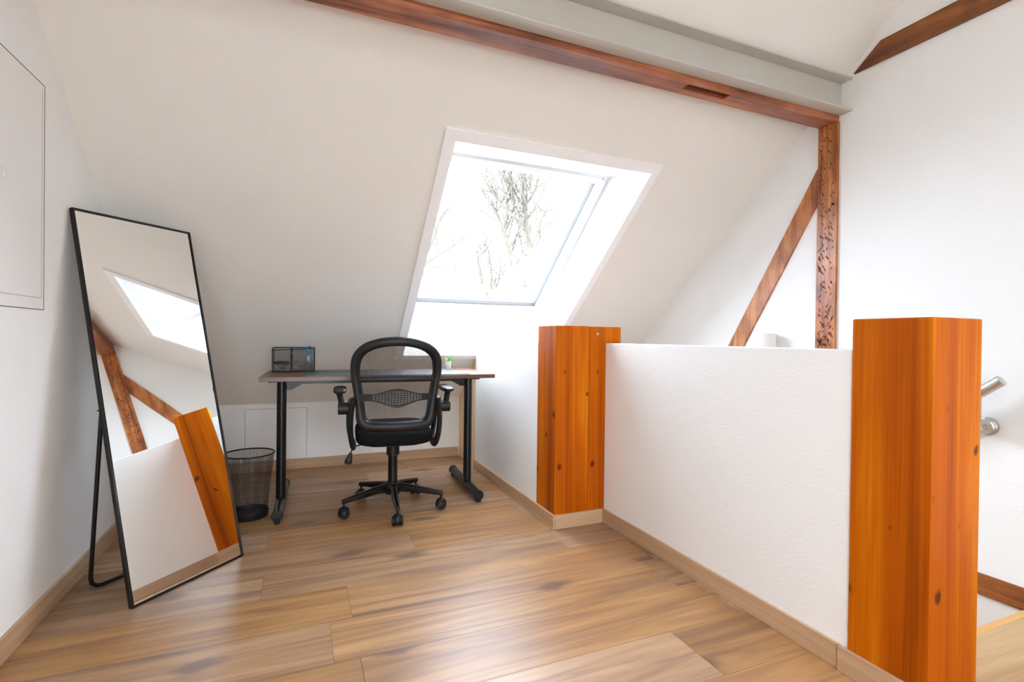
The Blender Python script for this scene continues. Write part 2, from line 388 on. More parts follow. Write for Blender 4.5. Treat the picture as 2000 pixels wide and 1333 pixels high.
# ---- walls
def vwall(name, x, outward, label, zbot=0.0, y0=None, y1=None):
    t = .12*outward
    pts = [(x, YRW-.2, zbot), (x, YK, zbot), (x, YK, ZK), (x, YR, ZR), (x, YRW-.2, ZK+SL*(YRW-.2-YB))]
    o = MB().prism(pts, (t, 0, 0)).build(name, M_WALL); return struct(o, label, 'wall')
vwall('wall_left', XL, -1, 'white plastered gable wall on the left with a flush hatch')
wr = vwall('wall_right', XR, 1, 'white plastered gable wall on the right beyond the stairs', zbot=-2.6)
o = MB().box((XL-.1, YK, 0), (XR+.1, YK+.12, ZK+.02)).build('wall_far', M_WALL)
struct(o, 'low white knee wall under the sloped ceiling behind the desk', 'wall')
rw = MB(); xs_ = [XL-.1]+[v for p in RWIN_FILL for v in p]+[XR+.1]; zt_ = ZK+SL*(YRW-YB)+.01
for i in range(5):
    if i in (1, 3): rw.box((xs_[i], YRW-.2, -.2), (xs_[i+1], YRW, RZ0)).box((xs_[i], YRW-.2, RZ1), (xs_[i+1], YRW, zt_))
    else: rw.box((xs_[i], YRW-.2, -.2), (xs_[i+1], YRW, zt_))
struct(rw.build('wall_near', M_WALL), 'white rear wall with two windows behind the camera', 'wall')
for k, (xa, xb) in enumerate(RWIN_FILL):
    wn = empty('window_%d' % (k+4), (xa, YRW, RZ0), 0, ['white rear window nearer the left wall', 'white rear window nearer the stairs'][k], 'window', kind='structure')
    w_, h_ = xb-xa, RZ1-RZ0; f = MB()
    f.box((0, -.14, 0), (.05, -.07, h_)).box((w_-.05, -.14, 0), (w_, -.07, h_)).box((.05, -.14, 0), (w_-.05, -.07, .05)).box((.05, -.14, h_-.05), (w_-.05, -.07, h_)).box((w_/2-.03, -.14, .05), (w_/2+.03, -.07, h_-.05))
    f.build('frame', M_WHITE, wn)
    g = MB(); g.add([(.05, -.1, .05), (w_-.05, -.1, .05), (w_-.05, -.1, h_-.05), (.05, -.1, h_-.05)], [(0, 1, 2, 3)]); g.build('pane', M_GLASS, wn)
# stair half wall between the posts
o = MB().box((XH, .97, 0), (1.583, YC-.0005, HW)).build('wall_stair', M_WALL, bevel=.004)
struct(o, 'waist high white half wall beside the stairs between the orange posts', 'wall')
# low wall beside the desk, cut on the slope of the ceiling
yt = YK-(HW-ZK)/SL; yl = 3.538; 
pts = [(XA, YCB+.0005, 0), (XA, yl, 0), (XA, yl, slope_z(yl)-.001), (XA, yt, HW), (XA, YCB+.0005, HW)]
o = MB().prism(pts, (.10, 0, 0)).build('wall_desk_side', M_WALL, bevel=.003)
struct(o, 'low white wall running from the far orange post to the sloped ceiling', 'wall')
# pine board closing the gap to the knee wall
pts = [(XA+.008, yl, 0), (XA+.008, YK-.001, 0), (XA+.008, YK-.001, ZK-.001), (XA+.008, yl, slope_z(yl)-.001)]
o = MB().prism(pts, (.02, 0, 0)).build('side_board', M_BOARD)
tag(o, 'pale pine board closing the side of the low wall behind the desk', 'board')
# stairwell lining below floor level
o = MB().box((1.50, .70, -2.6), (1.583, YK, -.0016)).box((1.583, YK, -2.6), (XR, YK+.1, .02)).box((1.583, .86, -2.6), (XR, .934, -.041)).build('wall_stairwell', M_WALL)
struct(o, 'white plaster lining of the stairwell', 'wall')
o = MB().box((1.583, .70, -2.7), (XR, YK, -2.6)).build('floor_lower', M_LAND); struct(o, 'floor at the foot of the stairs', 'floor')
# ---- stair flight going down away from the camera
st = empty('staircase', (2.086, YLAND, 0), 0, 'pale oak stair flight going down behind the half wall', 'stairs')
for k in range(10):
    z = -.2*(k+1); y = .25*k
    MB().box((-.50, y, z-.035), (.50, y+.27, z)).build('tread', M_LAND, st, bevel=.003)
    MB().box((-.50, y+.25, z-.20+.0), (.50, y+.268, z-.036)).build('riser', M_CAP, st)

# ---- ceiling slope with the skylight opening
OX0, OX1, OY0, OY1 = .655, 1.771, 2.270, 3.523
def slope_panel(name, xs, ys, hole, fz, nrm, mat, t=.05):
    m = MB()
    for i in range(len(xs)-1):
        for j in range(len(ys)-1):
            if hole(i, j): continue
            q = [Vector((xs[i], ys[j], fz(ys[j]))), Vector((xs[i+1], ys[j], fz(ys[j]))), Vector((xs[i+1], ys[j+1], fz(ys[j+1]))), Vector((xs[i], ys[j+1], fz(ys[j+1])))]
            m.prism(q, nrm*t)
    # merge: drop inner duplicate walls
    me = bpy.data.meshes.new(name); me.from_pydata(m.v, [], m.f)
    bm = bmesh.new(); bm.from_mesh(me); bmesh.ops.remove_doubles(bm, verts=bm.verts, dist=1e-5)
    seen = {}
    for f in bm.faces: seen.setdefault(tuple(sorted(v.index for v in f.verts)), []).append(f)
    dup = [f for fs in seen.values() if len(fs) > 1 for f in fs]
    bmesh.ops.delete(bm, geom=dup, context='FACES_ONLY'); bmesh.ops.recalc_face_normals(bm, faces=bm.faces)
    bm.to_mesh(me); bm.free(); me.materials.append(mat)
    o = bpy.data.objects.new(name, me); COL.objects.link(o); return o
o = slope_panel('ceiling', [XL-.1, OX0-.018, OX1+.018, XR+.1], [YR, OY0-.02, OY1+.02, YK+.12], lambda i, j: i == 1 and j == 1, slope_z, SN, M_SLOPE)
struct(o, 'cream plastered sloping ceiling around the skylight', 'ceiling')
fzb = lambda y: ZK+SL*(y-YB)
o = slope_panel('ceiling_rear', [XL-.1, BACKW[0][0], BACKW[0][1], BACKW[1][0], BACKW[1][1], XR+.1], [YRW-.2, BACKW[0][2], BACKW[0][3], YR],
                lambda i, j: j == 1 and i in (1, 3), fzb, BSN, M_SLOPE)
struct(o, 'opposite cream ceiling slope above the camera', 'ceiling')

# ---- skylight (window_1): lining, casing, frame, sash, glass
win = empty('window_1', (OX0, OY1, slope_z(OY1)), 0, 'large white framed skylight in the sloping ceiling above the desk', 'window', kind='structure')
def P_(v): return Vector(v)-Vector(win.location)
D = .32
FY0, FY1 = 2.672, 3.640      # frame outer limits in y on plane d=D (top, bottom)
def on(x, y, d):              # point on plane parallel to slope at distance d, given its own y
    z = slope_z(y) + d/cs; return Vector((x, y, z))
def on4(x0, x1, ya, yb, d): return [P_(on(x0, ya, d)), P_(on(x1, ya, d)), P_(on(x1, yb, d)), P_(on(x0, yb, d))]
A = [sl(OX0, OY0), sl(OX1, OY0), sl(OX1, OY1), sl(OX0, OY1)]
B = [on(OX0, FY0, D), on(OX1, FY0, D), on(OX1, FY1, D), on(OX0, FY1, D)]
A = [P_(a) for a in A]; B = [P_(b) for b in B]
lin = MB(); T = .02
def strip(a0, a1, b1, b0, nrm):
    lin.hexa([a0, a1, b1, b0]+[v+Vector(nrm)*T for v in (a0, a1, b1, b0)])
strip(A[0], A[1], B[1], B[0], (0, -.3, 1)); strip(A[3], A[2], B[2], B[3], (0, 1, -.3))
strip(A[1], A[2], B[2], B[1], (1, 0, 0)); strip(A[0], A[3], B[3], B[0], (-1, 0, 0))
lin.build('lining', M_LINING, win)
# casing strips lying on the ceiling
cw, ct = .055, .014
def on_strip(mb, x0, x1, ya, yb, d0, d1):
    q = on4(x0, x1, ya, yb, d0); n = SN*(d1-d0); mb.hexa(q+[v+n for v in q])
cas = MB(); dy = cw*cs
cas_t = -ct
on_strip(cas, OX0-cw, OX1+cw*.85, OY0-dy, OY0, cas_t, .0); on_strip(cas, OX0-cw, OX1+cw*.85, OY1, OY1+dy*.8, cas_t, .0)
on_strip(cas, OX0-cw, OX0, OY0, OY1, cas_t, .0); on_strip(cas, OX1, OX1+cw*.85, OY0, OY1, cas_t, .0)
cas.build('casing', M_WHITE, win)
def ring(mb, x0, x1, y0, y1, wx, wt, wb, d0, d1):
    """rectangular frame; wt / wb given as widths along the slope"""
    on_strip(mb, x0, x1, y0, y0+wt*cs, d0, d1); on_strip(mb, x0, x1, y1-wb*cs, y1, d0, d1)
    on_strip(mb, x0, x0+wx, y0+wt*cs, y1-wb*cs, d0, d1); on_strip(mb, x1-wx, x1, y0+wt*cs, y1-wb*cs, d0, d1)
fr = MB(); ring(fr, OX0-.03, OX1+.03, FY0-.03, FY1+.03, .062, .06, .066, D+.002, D+.085); fr.build('frame', M_LINING, win)
sa = MB(); ring(sa, OX0+.036, OX1-.036, FY0+.012, FY1-.0235, .052, .028, .058, D-.012, D+.05); sa.build('sash', M_WHITE, win)
gv_ = MB(); ring(gv_, OX0+.029, OX1-.029, FY0+.004, FY1-.0195, .010, .012, .012, D+.006, D+.03); gv_.build('groove_seal', M_GASKET_SHADE, win)  # dark ring set between frame and sash as their shadow line
bd = MB(); ring(bd, OX0+.0885, OX1-.0885, FY0+.034, FY1-.0685, .0035, .0035, .0035, D-.008, D+.028); bd.build('glazing_bead', M_GASKET_SHADE, win)
gl = MB(); gl.add([P_(on(x, y, D+.03)) for x, y in ((OX0+.08, FY0+.02), (OX1-.08, FY0+.02), (OX1-.08, FY1-.06), (OX0+.08, FY1-.06))], [(0, 1, 2, 3)])
gl.build('pane', M_GLASS, win)
# rear skylights, unseen openings added to light the room from behind the camera
for k, (xa, xb, ya, yb) in enumerate(BACKW):
    wn = empty('window_%d' % (k+2), (xa, ya, fzb(ya)), 0, ['white rear skylight on the left of the opposite slope', 'white rear skylight on the right of the opposite slope'][k], 'window', kind='structure')
    def q4(x0, x1, a, b, d0, d1):
        q = [Vector((x, y, fzb(y)))+BSN*d0-Vector(wn.location) for x, y in ((x0, a), (x1, a), (x1, b), (x0, b))]
        return q+[v+BSN*(d1-d0) for v in q]
    f = MB()
    f.hexa(q4(xa, xa+.05, ya, yb, -.01, .11)); f.hexa(q4(xb-.05, xb, ya, yb, -.01, .11))
    f.hexa(q4(xa+.05, xb-.05, ya, ya+.04, -.01, .11)); f.hexa(q4(xa+.05, xb-.05, yb-.04, yb, -.01, .11))
    f.build('frame', M_WHITE, wn)
    g = MB(); g.add(q4(xa+.05, xb-.05, ya+.04, yb-.04, .08, .09)[:4], [(0, 1, 2, 3)]); g.build('pane', M_GLASS, wn)

# ---- skirting boards
def skirt(name, a, b, mat, label, parent=None):
    o = MB().box(a, b).build(name, mat, parent, bevel=.002)
    if not parent: struct(o, label, 'skirting board')
    return o
skirt('baseboard_left', (XL, YRW, 0), (XL+SKT, YK-SKT, SKH), M_SKIRT, 'oak skirting along the left gable wall')
skirt('baseboard_far', (XL, YK-SKT, 0), (XA, YK, SKH), M_SKIRTX, 'oak skirting along the knee wall behind the desk')
skirt('baseboard_desk_side', (XA-SKT, YC-SKT, 0), (XA, yl-.004, SKH), M_SKIRT, 'oak skirting along the low wall and side of the far posts')
skirt('baseboard_post', (XA+.0005, YC-SKT, 0), (XH-SKT-.0005, YC, SKH), M_SKIRTX, 'short oak skirting across the front of the far posts')
skirt('baseboard_stair', (XH-SKT, .992, 0), (XH, YC, SKH), M_SKIRT, 'oak skirting along the white half wall')
skirt('baseboard_near_post', (1.4805-SKT, .60, 0), (1.4805, .991, SKH), M_SKIRT, 'oak skirting beside the near orange post')

# ================================================================== TIMBER AND STEEL
def post(name, a, b, mat, label, cat='post'):
    c = Vector(((a[0]+b[0])/2, (a[1]+b[1])/2, a[2])); o = MB().box(Vector(a)-c, Vector(b)-c).build(name, mat, None, bevel=.004, loc=c)
    return tag(o, label, cat)
post('timber_post', (1.4805, .764, .001), (1.7005, .9695, HC), M_POST, 'broad orange pine post in the right foreground at the near end of the half wall')
post('timber_post', (XA, YC, .001), (1.3880, YCB, HC), M_POST, 'orange pine post at far end of half wall, left one of the pair')
p3 = post('timber_post', (1.3895, YC+.0005, .001), (1.5835, YCB, HC-.002), M_POST, 'orange pine post at far end of half wall, right one of the pair')
sc0 = MB(); sc0.cyl((-.052, -.1115, .995), (-.052, -.1075, .995), .0065, n=16); sc0.build('screw', M_INOX, p3)
for o in bpy.data.objects:
    if o.name.startswith('timber_post'): o['group'] = 'orange posts of the stair half wall'

# purlin with an old mortise in its underside
PX0, PX1, PY0, PY1, PZ = XL, XR, 1.781, 1.886, 2.1245
pt = lambda y: slope_z(y)-.002
pm = MB(); hx0, hx1, hy0, hy1, hd = 1.603, 1.852, 1.799, 1.842, .06
xs = [PX0, hx0, hx1, PX1]; ys = [PY0, hy0, hy1, PY1]
for i in range(3):
    for j in range(3):
        if i == 1 and j == 1: continue
        pm.add([(xs[i], ys[j], PZ), (xs[i+1], ys[j], PZ), (xs[i+1], ys[j+1], PZ), (xs[i], ys[j+1], PZ)], [(0, 3, 2, 1)])
H8 = [(hx0, hy0), (hx1, hy0), (hx1, hy1), (hx0, hy1)]
pm.add([(x, y, PZ) for x, y in H8]+[(x, y, PZ+hd) for x, y in H8], [(0, 1, 5, 4), (1, 2, 6, 5), (2, 3, 7, 6), (3, 0, 4, 7), (4, 5, 6, 7)])
for (a, b) in ((PY0, PY1),):
    for i in range(3): pm.add([(xs[i], a, PZ), (xs[i+1], a, PZ), (xs[i+1], a, pt(a)), (xs[i], a, pt(a))], [(0, 1, 2, 3)])
    for i in range(3): pm.add([(xs[i], b, PZ), (xs[i+1], b, PZ), (xs[i+1], b, pt(b)), (xs[i], b, pt(b))], [(3, 2, 1, 0)])
    pm.add([(PX0, a, pt(a)), (PX1, a, pt(a)), (PX1, b, pt(b)), (PX0, b, pt(b))], [(0, 1, 2, 3)])
pu = pm.build('roof_purlin', M_OLDX); tag(pu, 'dark red-brown old timber purlin with an empty mortise running under the slope', 'beam')
# slim crack and a notch wedge on the purlin
ck = MB(); rn = random.Random(7); x = .2; y = 1.835
while x < 2.55:
    nx = x+.12; ny = min(1.87, max(1.80, y+rn.uniform(-.006, .006)))
    if not (hx0-.02 < x < hx1): ck.add([(x, y, PZ-.0006), (nx, ny, PZ-.0006), (nx, ny+.0022, PZ-.0006), (x, y+.0022, PZ-.0006)], [(0, 3, 2, 1)])
    x, y = nx, ny
ck.build('crack', M_GAP, pu)

# steel channel
stl = MB(); Z0, Z1, YW, YF = 2.1525, 2.315, 1.780, 1.712
stl.box((XL, YF, Z0), (XR, YW, Z0+.009)); stl.box((XL, YF, Z1), (XR, YW, Z1+.009)); stl.box((XL, YW-.008, Z0+.009), (XR, YW, Z1))
sb_ = stl.build('steel_beam', M_STEEL, bevel=.0015); tag(sb_, 'grey painted steel channel beam in front of the old purlin', 'beam')
for x in (1.247, 1.80, 2.38, .6, 0.0):
    MB().cyl((x, YW-.008, Z0+.030), (x, YW-.020, Z0+.030), .009, n=6).build('bolt', M_STEEL, sb_)

# timber frame let into the right wall
PRO = .014
def inwall(name, poly, label, mat, pro=PRO, cat='beam'):
    pts = [(XR-pro, y, z) for y, z in poly]
    o = MB().prism(pts, (pro+.002, 0, 0)).build(name, mat, bevel=.003); return tag(o, label, cat)
wp = inwall('wall_post', [(1.778, -.02), (1.888, -.02), (1.886, PZ-.001), (1.776, PZ-.001)], 'old hewn timber post let into the white right wall under the purlin', M_OLD, cat='post')
rn = random.Random(3)                                  # adze marks chopped into the face
M_HEWN = plain('hewn_dark', srgb(96, 48, 22), .8); wp.data.materials.append(M_HEWN)
bm = bmesh.new(); bm.from_mesh(wp.data)
for k in range(150):
    z = .95+1.15*rn.random()**1.7; y = rn.uniform(1.790, 1.876); l = rn.uniform(.010, .022); q = rn.choice((-1, -1, -1, 1))
    d = Vector((0, -q*.55, .8)).normalized()*l; n = Vector((0, .8, q*.55)).normalized()*.0032; c = Vector((XR-PRO-.0006, y, z))
    f = bm.faces.new([bm.verts.new(v) for v in (c-d, c+n, c+d*.8, c-n)]); f.material_index = 1
bm.to_mesh(wp.data); bm.free()
o = inwall('diagonal_beam', [(1.8895, 1.912), (1.8895, 1.716), (2.367, .94), (2.80, .236), (2.924, .236), (2.4905, .94)], 'slanting old timber brace in the right wall running down from the post', M_OLD, .010)  # brace of the wall framing, categorised with the beams
o = inwall('collar_beam', [(1.7035, 2.333), (1.574, 2.4355), (.0, 2.4465), (.0, 2.333)], 'dark horizontal timber collar high on the right wall', M_OLDY)
o = inwall('sill_beam', [(.70, -.062), (.70, .026), (3.6, .026), (3.6, -.062)], 'dark timber sill low on the right wall beside the stair landing', M_OLDY, .010)

# ================================================================== HATCHES
h = empty('access_hatch', (XL, 1.76, 1.047), 0, 'large flush white hatch in the left gable wall', 'hatch')
MB().box((0, 0, 0), (.0006, .4235, .751)).build('hatch_frame', M_HATCH, h)
MB().box((.0006, .0, .0385), (.0012, .405, .735)).build('hatch_door', M_HATCH, h)
rg = MB(); rg.tube([(.008, .145+.014*math.cos(a), .385+.014*math.sin(a)) for a in [2*math.pi*i/24 for i in range(24)]], .0012, 6, closed=True); rg.build('latch', M_HATCH, h)
g = MB(); 
g.box((0, -.002, -.003), (.001, .4275, 0)); g.box((0, .4235, 0), (.001, .4275, .754)); g.box((0, -.002, .751), (.001, .4235, .754))
g.build('hatch_gap', M_GAP, h)  # dark strips laid on the wall as the gap's shade
g = MB(); g.box((.0006, 0, .0355), (.0015, .409, .0385)); g.box((.0006, .405, .0385), (.0015, .409, .735)); g.build('door_gap', M_STEEL, h)  # grey strips drawn as shade along the door edge
h2 = empty('access_hatch', (-.358, YK, SKH), 0, 'small square flush hatch in the knee wall behind the desk leg', 'hatch')
MB().box((0, -.003, .002), (.40, 0, .368)).build('hatch_door', M_HATCH, h2, bevel=.001)
g = MB(); g.box((-.0022, -.0012, 0), (0, 0, .370)); g.box((.40, -.0012, 0), (.4022, 0, .370)); g.box((-.0022, -.0012, .368), (.4022, 0, .370)); g.build('hatch_gap', M_GAP, h2)  # dark strips standing for shade in the joint

# ================================================================== HANDRAIL, WALL LAMP
hr = empty('handrail', (XR, 1.125, .65), 0, 'brushed stainless steel handrail on the right wall above the stairs', 'handrail')
def L_(v): return Vector(v)-Vector((XR, 1.125, .65))
d = Vector((0, 1, -.80)).normalized(); p0 = Vector((XR-.085, 1.062, .829))
rl = MB(); rl.tube([L_(p0), L_(p0+d*1.9)], .0212, 24); ro = rl.build('rail', M_INOX, hr, bevel=.003, smooth=True)
for k, s in enumerate((0.098, 1.55)):
    a = p0+d*s; zr = a.z-.135
    bk = MB(); bk.tube([L_((XR-.004, a.y, zr)), L_((XR-.060, a.y, zr)), L_((XR-.081, a.y, zr+.008)), L_((XR-.085, a.y, zr+.035)), L_((XR-.085, a.y, a.z-.016))], .014, 16, smooth=4)
    b_ = bk.build('bracket', M_INOX, hr, smooth=True)
    MB().lathe([(.036, 0), (.037, .004), (.036, .009), (.033, .010), (.033, .013), (.031, .014), (.031, .030), (.028, .033)]).build('rosette', M_INOX, b_, smooth=True).matrix_local = Matrix.Translation(L_((XR, a.y, zr))) @ Matrix.Rotation(R(-90), 4, 'Y')
wl = empty('wall_lamp', (XR, 2.16, .88), 0, 'round white wall lamp just behind the half wall top', 'lamp')
MB().lathe([(.058, -.07), (.060, -.066), (.060, .130), (.058, .134), (.054, .134), (.054, -.07)], (-.072, 0, 0), 40).build('shade', M_CERAM, wl, smooth=True)
MB().box((-.016, -.03, .0), (0, .03, .06)).build('back_plate', M_WHITE, wl, bevel=.003)

# ================================================================== DESK
DA = -1.87; dz = .75
dk = empty('desk', (-.2005, 2.886, 0), R(DA), 'walnut topped desk on black tubular legs under the skylight', 'desk')
DWD, DDP = 1.284, .56
MB().box((0, 0, dz-.024), (DWD, DDP, dz)).build('desktop', M_DESK, dk, bevel=.0015)
for k, lx in enumerate((.096, 1.176)):
    lg = MB(); lg.cyl((lx, .21, .045), (lx, .21, dz-.0245), .0255, n=28); lo = lg.build('leg', M_BLACK, dk, smooth=True)
    ft = MB(); ft.tube([(lx, -.035, .040), (lx, .56, .040)], .026, 20); fo = ft.build('foot', M_BLACK, lo, smooth=True)
    MB().cyl((lx, -.052, .040), (lx, -.034, .040), .029, n=20).cyl((lx, -.043, .0), (lx, -.043, .03), .014, n=14).build('end_cap', M_PLAST, lo, bevel=.002)
    MB().cyl((lx, .559, .040), (lx, .575, .040), .029, n=20).cyl((lx, .567, .0), (lx, .567, .03), .014, n=14).build('end_cap', M_PLAST, lo, bevel=.002)
    s = 1 if k == 0 else -1
    gp = MB(); gp.prism([(lx+s*.022, .208, dz-.0245), (lx+s*.165, .208, dz-.0245), (lx+s*.05, .208, dz-.088), (lx+s*.022, .208, dz-.088)], (0, .004, 0))
    gp.prism([(lx+s*.022, .208, dz-.0245), (lx+s*.165, .208, dz-.0245), (lx+s*.165, .24, dz-.0245), (lx+s*.022, .24, dz-.0245)], (0, 0, -.003))
    gp.prism([(lx-s*.0, .19, dz-.0245), (lx-s*.0, .23, dz-.0245), (lx-s*.07, .23, dz-.0245), (lx-s*.07, .19, dz-.0245)], (0, 0, -.02 if k == 0 else -.022))
    gp.build('gusset', M_BLACK, lo)
MB().box((.10, .20, dz-.055), (1.17, .225, dz-.026)).build('crossbar', M_BLACK, dk)
# things on the desk: positions in the desk frame turned to world
def desk_pt(x, y, z=dz):
    a = R(DA); return (-.2005+x*math.cos(a)-y*math.sin(a), 2.886+x*math.sin(a)+y*math.cos(a), z)
# desk mat, rounded
def rrect(x0, y0, x1, y1, r, z, n=6):
    P = []
    for cx, cy, a0 in ((x1-r, y1-r, 0), (x0+r, y1-r, 90), (x0+r, y0+r, 180), (x1-r, y0+r, 270)):
        for i in range(n+1):
            a = R(a0+90*i/n); P.append((cx+r*math.cos(a), cy+r*math.sin(a), z))
    return P
o = MB().prism(rrect(0, 0, .93, .43, .02, 0), (0, 0, .003)).build('desk_mat', M_MAT, None, loc=desk_pt(.205, .012, dz+.0002)); o.rotation_euler = (0, 0, R(DA))
tag(o, 'long dark grey desk mat lying on the walnut desk top', 'desk mat')
# plant
pl = empty('potted_plant', desk_pt(1.105, .455, dz+.0002), 0, 'tiny green plant in a white pot on the back of the desk', 'plant')
MB().lathe([(.015, 0), (.017, .003), (.0205, .054), (.0215, .056), (.0195, .056), (.0175, .048), (0.001, .047)], n=28).build('pot', M_CERAM, pl, smooth=True)
lv = MB(); rn = random.Random(11)
for k in range(26):
    a = rn.uniform(0, 2*math.pi); tilt = rn.uniform(.1, 1.0); L0 = rn.uniform(.032, .05); dxy = Vector((math.cos(a), math.sin(a), 0))
    base = Vector((0, 0, .046))+dxy*rn.uniform(0, .01); side = Vector((-math.sin(a), math.cos(a), 0)); pts = []
    for i in range(5):
        t = i/4; c = base+dxy*(L0*math.sin(tilt)*t)+Vector((0, 0, L0*math.cos(tilt)*t-.006*t*t)); wd = .005*math.sin(math.pi*(.15+.8*t))
        pts.append((c-side*wd, c+Vector((0, 0, -.001)), c+side*wd))
    for i in range(4):
        a_, b_ = pts[i], pts[i+1]
        lv.add([a_[0], a_[1], b_[1], b_[0]], [(0, 1, 2, 3)]); lv.add([a_[1], a_[2], b_[2], b_[1]], [(0, 1, 2, 3)])
lv.build('leaves', M_LEAF, pl)

# wire mesh panel helper: quad with uv in metres
def sheet(name, quads, mat, parent):
    vs, fs, uvs = [], [], []
    for q in quads:
        q = [Vector(p) for p in q]; k = len(vs); vs += q; fs.append((k, k+1, k+2, k+3))
        w_ = (q[1]-q[0]).length; h_ = (q[3]-q[0]).length; uvs += [(0, 0), (w_, 0), (w_, h_), (0, h_)]
    me = bpy.data.meshes.new(name); me.from_pydata(vs, [], fs); u = me.uv_layers.new(name='uv')
    for i, l in enumerate(me.loops): u.data[i].uv = uvs[l.vertex_index]
    me.materials.append(mat); o = bpy.data.objects.new(name, me); COL.objects.link(o); o.parent = parent; return o
# desk organiser
og = empty('desk_organiser', desk_pt(.030, .415, dz+.0002), R(DA), 'black wire mesh desk organiser at the back left of the desk', 'organiser')
W_, D_, H_ = .232, .105, .143
fr = MB(); rr = .0028
def bar(a, b, r=rr): fr.cyl(a, b, r, n=8)
for z in (rr, H_):
    for a, b in (((0, 0), (W_, 0)), ((0, D_), (W_, D_)), ((0, 0), (0, D_)), ((W_, 0), (W_, D_))):
        if z == H_ and a[1] == 0 and b[1] == 0: continue
        bar((a[0], a[1], z), (b[0], b[1], z))
bar((0, 0, H_*.9), (W_, 0, H_*.98), .0022)
for x, y in ((0, 0), (W_, 0), (0, D_), (W_, D_), (W_*.44, 0), (W_*.44, D_)): bar((x, y, 0), (x, y, H_))
fr.build('frame', M_BLACK, og, smooth=True)
sheet('mesh_side', [((0, 0, 0), (W_, 0, 0), (W_, D_, 0), (0, D_, 0)), ((0, D_, 0), (W_, D_, 0), (W_, D_, H_), (0, D_, H_)), ((0, 0, 0), (0, D_, 0), (0, D_, H_), (0, 0, H_)),
                    ((W_, 0, 0), (W_, D_, 0), (W_, D_, H_), (W_, 0, H_)), ((W_*.44, 0, 0), (W_*.44, D_, 0), (W_*.44, D_, H_), (W_*.44, 0, H_))], M_ORG, og)
sh = MB()
for z in (.056, .112):
    sh.box((W_*.44, 0, z-.002), (W_, .003, z+.003)); sh.box((W_*.44, D_-.003, z-.002), (W_, D_, z+.003))
sh.box((W_*.72, -.001, .0), (W_*.72+.002, .003, .112)); sh.box((0, 0, 0), (W_, .003, .016)); sh.box((0, 0, 0), (.003, D_, .012))
so = sh.build('shelf', M_BLACK, og)
sheet('shelf_mesh', [((W_*.44, 0, .056), (W_, 0, .056), (W_, D_, .056), (W_*.44, D_, .056)), ((W_*.44, 0, .002), (W_, 0, .002), (W_, 0, .056), (W_*.44, 0, .056))], M_ORG, so)
# binder clip in the left compartment
bc = empty('binder_clip', desk_pt(.034+.045, .425, dz+.004), R(DA), 'black binder clip standing in the left tray of the organiser', 'clip')
m = MB(); m.tube([(-.028, 0, .045), (-.035, .0, .052), (0, 0, .056), (.038, 0, .052), (.036, 0, .044), (0, 0, .046)], .006, 10, closed=True, smooth=4)
m.build('clip_body', M_BLACKM, bc, smooth=True)
m = MB(); m.tube([(-.026, 0, .044), (-.012, 0, .026), (.004, 0, .018), (.018, 0, .022), (.030, 0, .044)], .0018, 8, smooth=5); m.tube([(.0, .006, .045), (.002, .006, .0), (.012, .006, .0), (.014, .006, .045)], .0018, 8)
m.build('wire_handle', M_BLACKM, bc, smooth=True)
# scissors standing in the right tray
sc_ = empty('scissors', desk_pt(.030+.196, .462, dz+.006), R(DA), 'blue handled scissors leaning in the right tray of the organiser', 'scissors')
for k, (cx, cz, rx, rz) in enumerate(((-.030, .121, .016, .011), (.008, .132, .015, .012))):
    m = MB(); m.tube([(cx+rx*math.cos(a), -.002*k, cz+rz*math.sin(a)) for a in [2*math.pi*i/16 for i in range(16)]], .0036, 8, closed=True)
    m.tube([(cx+rx*.5, -.002*k, cz-rz*.8), (-.002, 0, .098), (.0, 0, .085)], .004, 8, smooth=3); m.build('handle', M_BLUE, sc_, smooth=True)
m = MB(); m.prism([(-.008, 0, .095), (.006, 0, .098), (.010, 0, .05), (.006, 0, .003)], (0, .0015, 0)); m.prism([(-.004, .002, .095), (.010, .002, .095), (.004, .002, .05), (.003, .002, .003)], (0, .0015, 0))
m.build('blade', M_BLACKM, sc_)
o = MB().tube([(0, 0, 0), (.004, 0, .05), (.003, 0, .11)], .0045, 10).build('pen', M_BLUE, None, smooth=True, loc=desk_pt(.030+.214, .432, dz+.006)); tag(o, 'blue pen upright in the right tray of the organiser', 'pen')

# ================================================================== WASTE BASKET
wb = empty('waste_basket', (-.252, 3.015, 0), 0, 'black wire mesh waste basket on the floor between mirror and desk', 'basket')
rb, rtp, hb = .092, .1235, .336
MB().lathe([(.088, .004), (rb+.003, 0), (rb+.005, .008), (rb+.006, .03), (rb+.003, .034), (rb, .03), (rb-.002, .010), (.001, .008)], n=48, cap1=False).build('base', M_PLAST, wb, smooth=True)
m = MB(); m.tube([(rtp*math.cos(a), rtp*math.sin(a), hb) for a in [2*math.pi*i/56 for i in range(56)]], .0042, 10, closed=True); m.build('rim', M_BLACK, wb, smooth=True)
vs, fs, uvs = [], [], []; nseg = 56
for i in range(nseg+1):
    a = 2*math.pi*i/nseg
    vs += [(rb*math.cos(a), rb*math.sin(a), .028), (rtp*math.cos(a), rtp*math.sin(a), hb)]; uvs += [(a*.11, 0), (a*.11, .31)]
fs = [(2*i, 2*i+2, 2*i+3, 2*i+1) for i in range(nseg)]
me = bpy.data.meshes.new('mesh_wall'); me.from_pydata(vs, [], fs); u = me.uv_layers.new(name='uv')
for i, l in enumerate(me.loops): u.data[i].uv = uvs[l.vertex_index]
me.materials.append(M_BIN); o = bpy.data.objects.new('mesh_wall', me); COL.objects.link(o); o.parent = wb

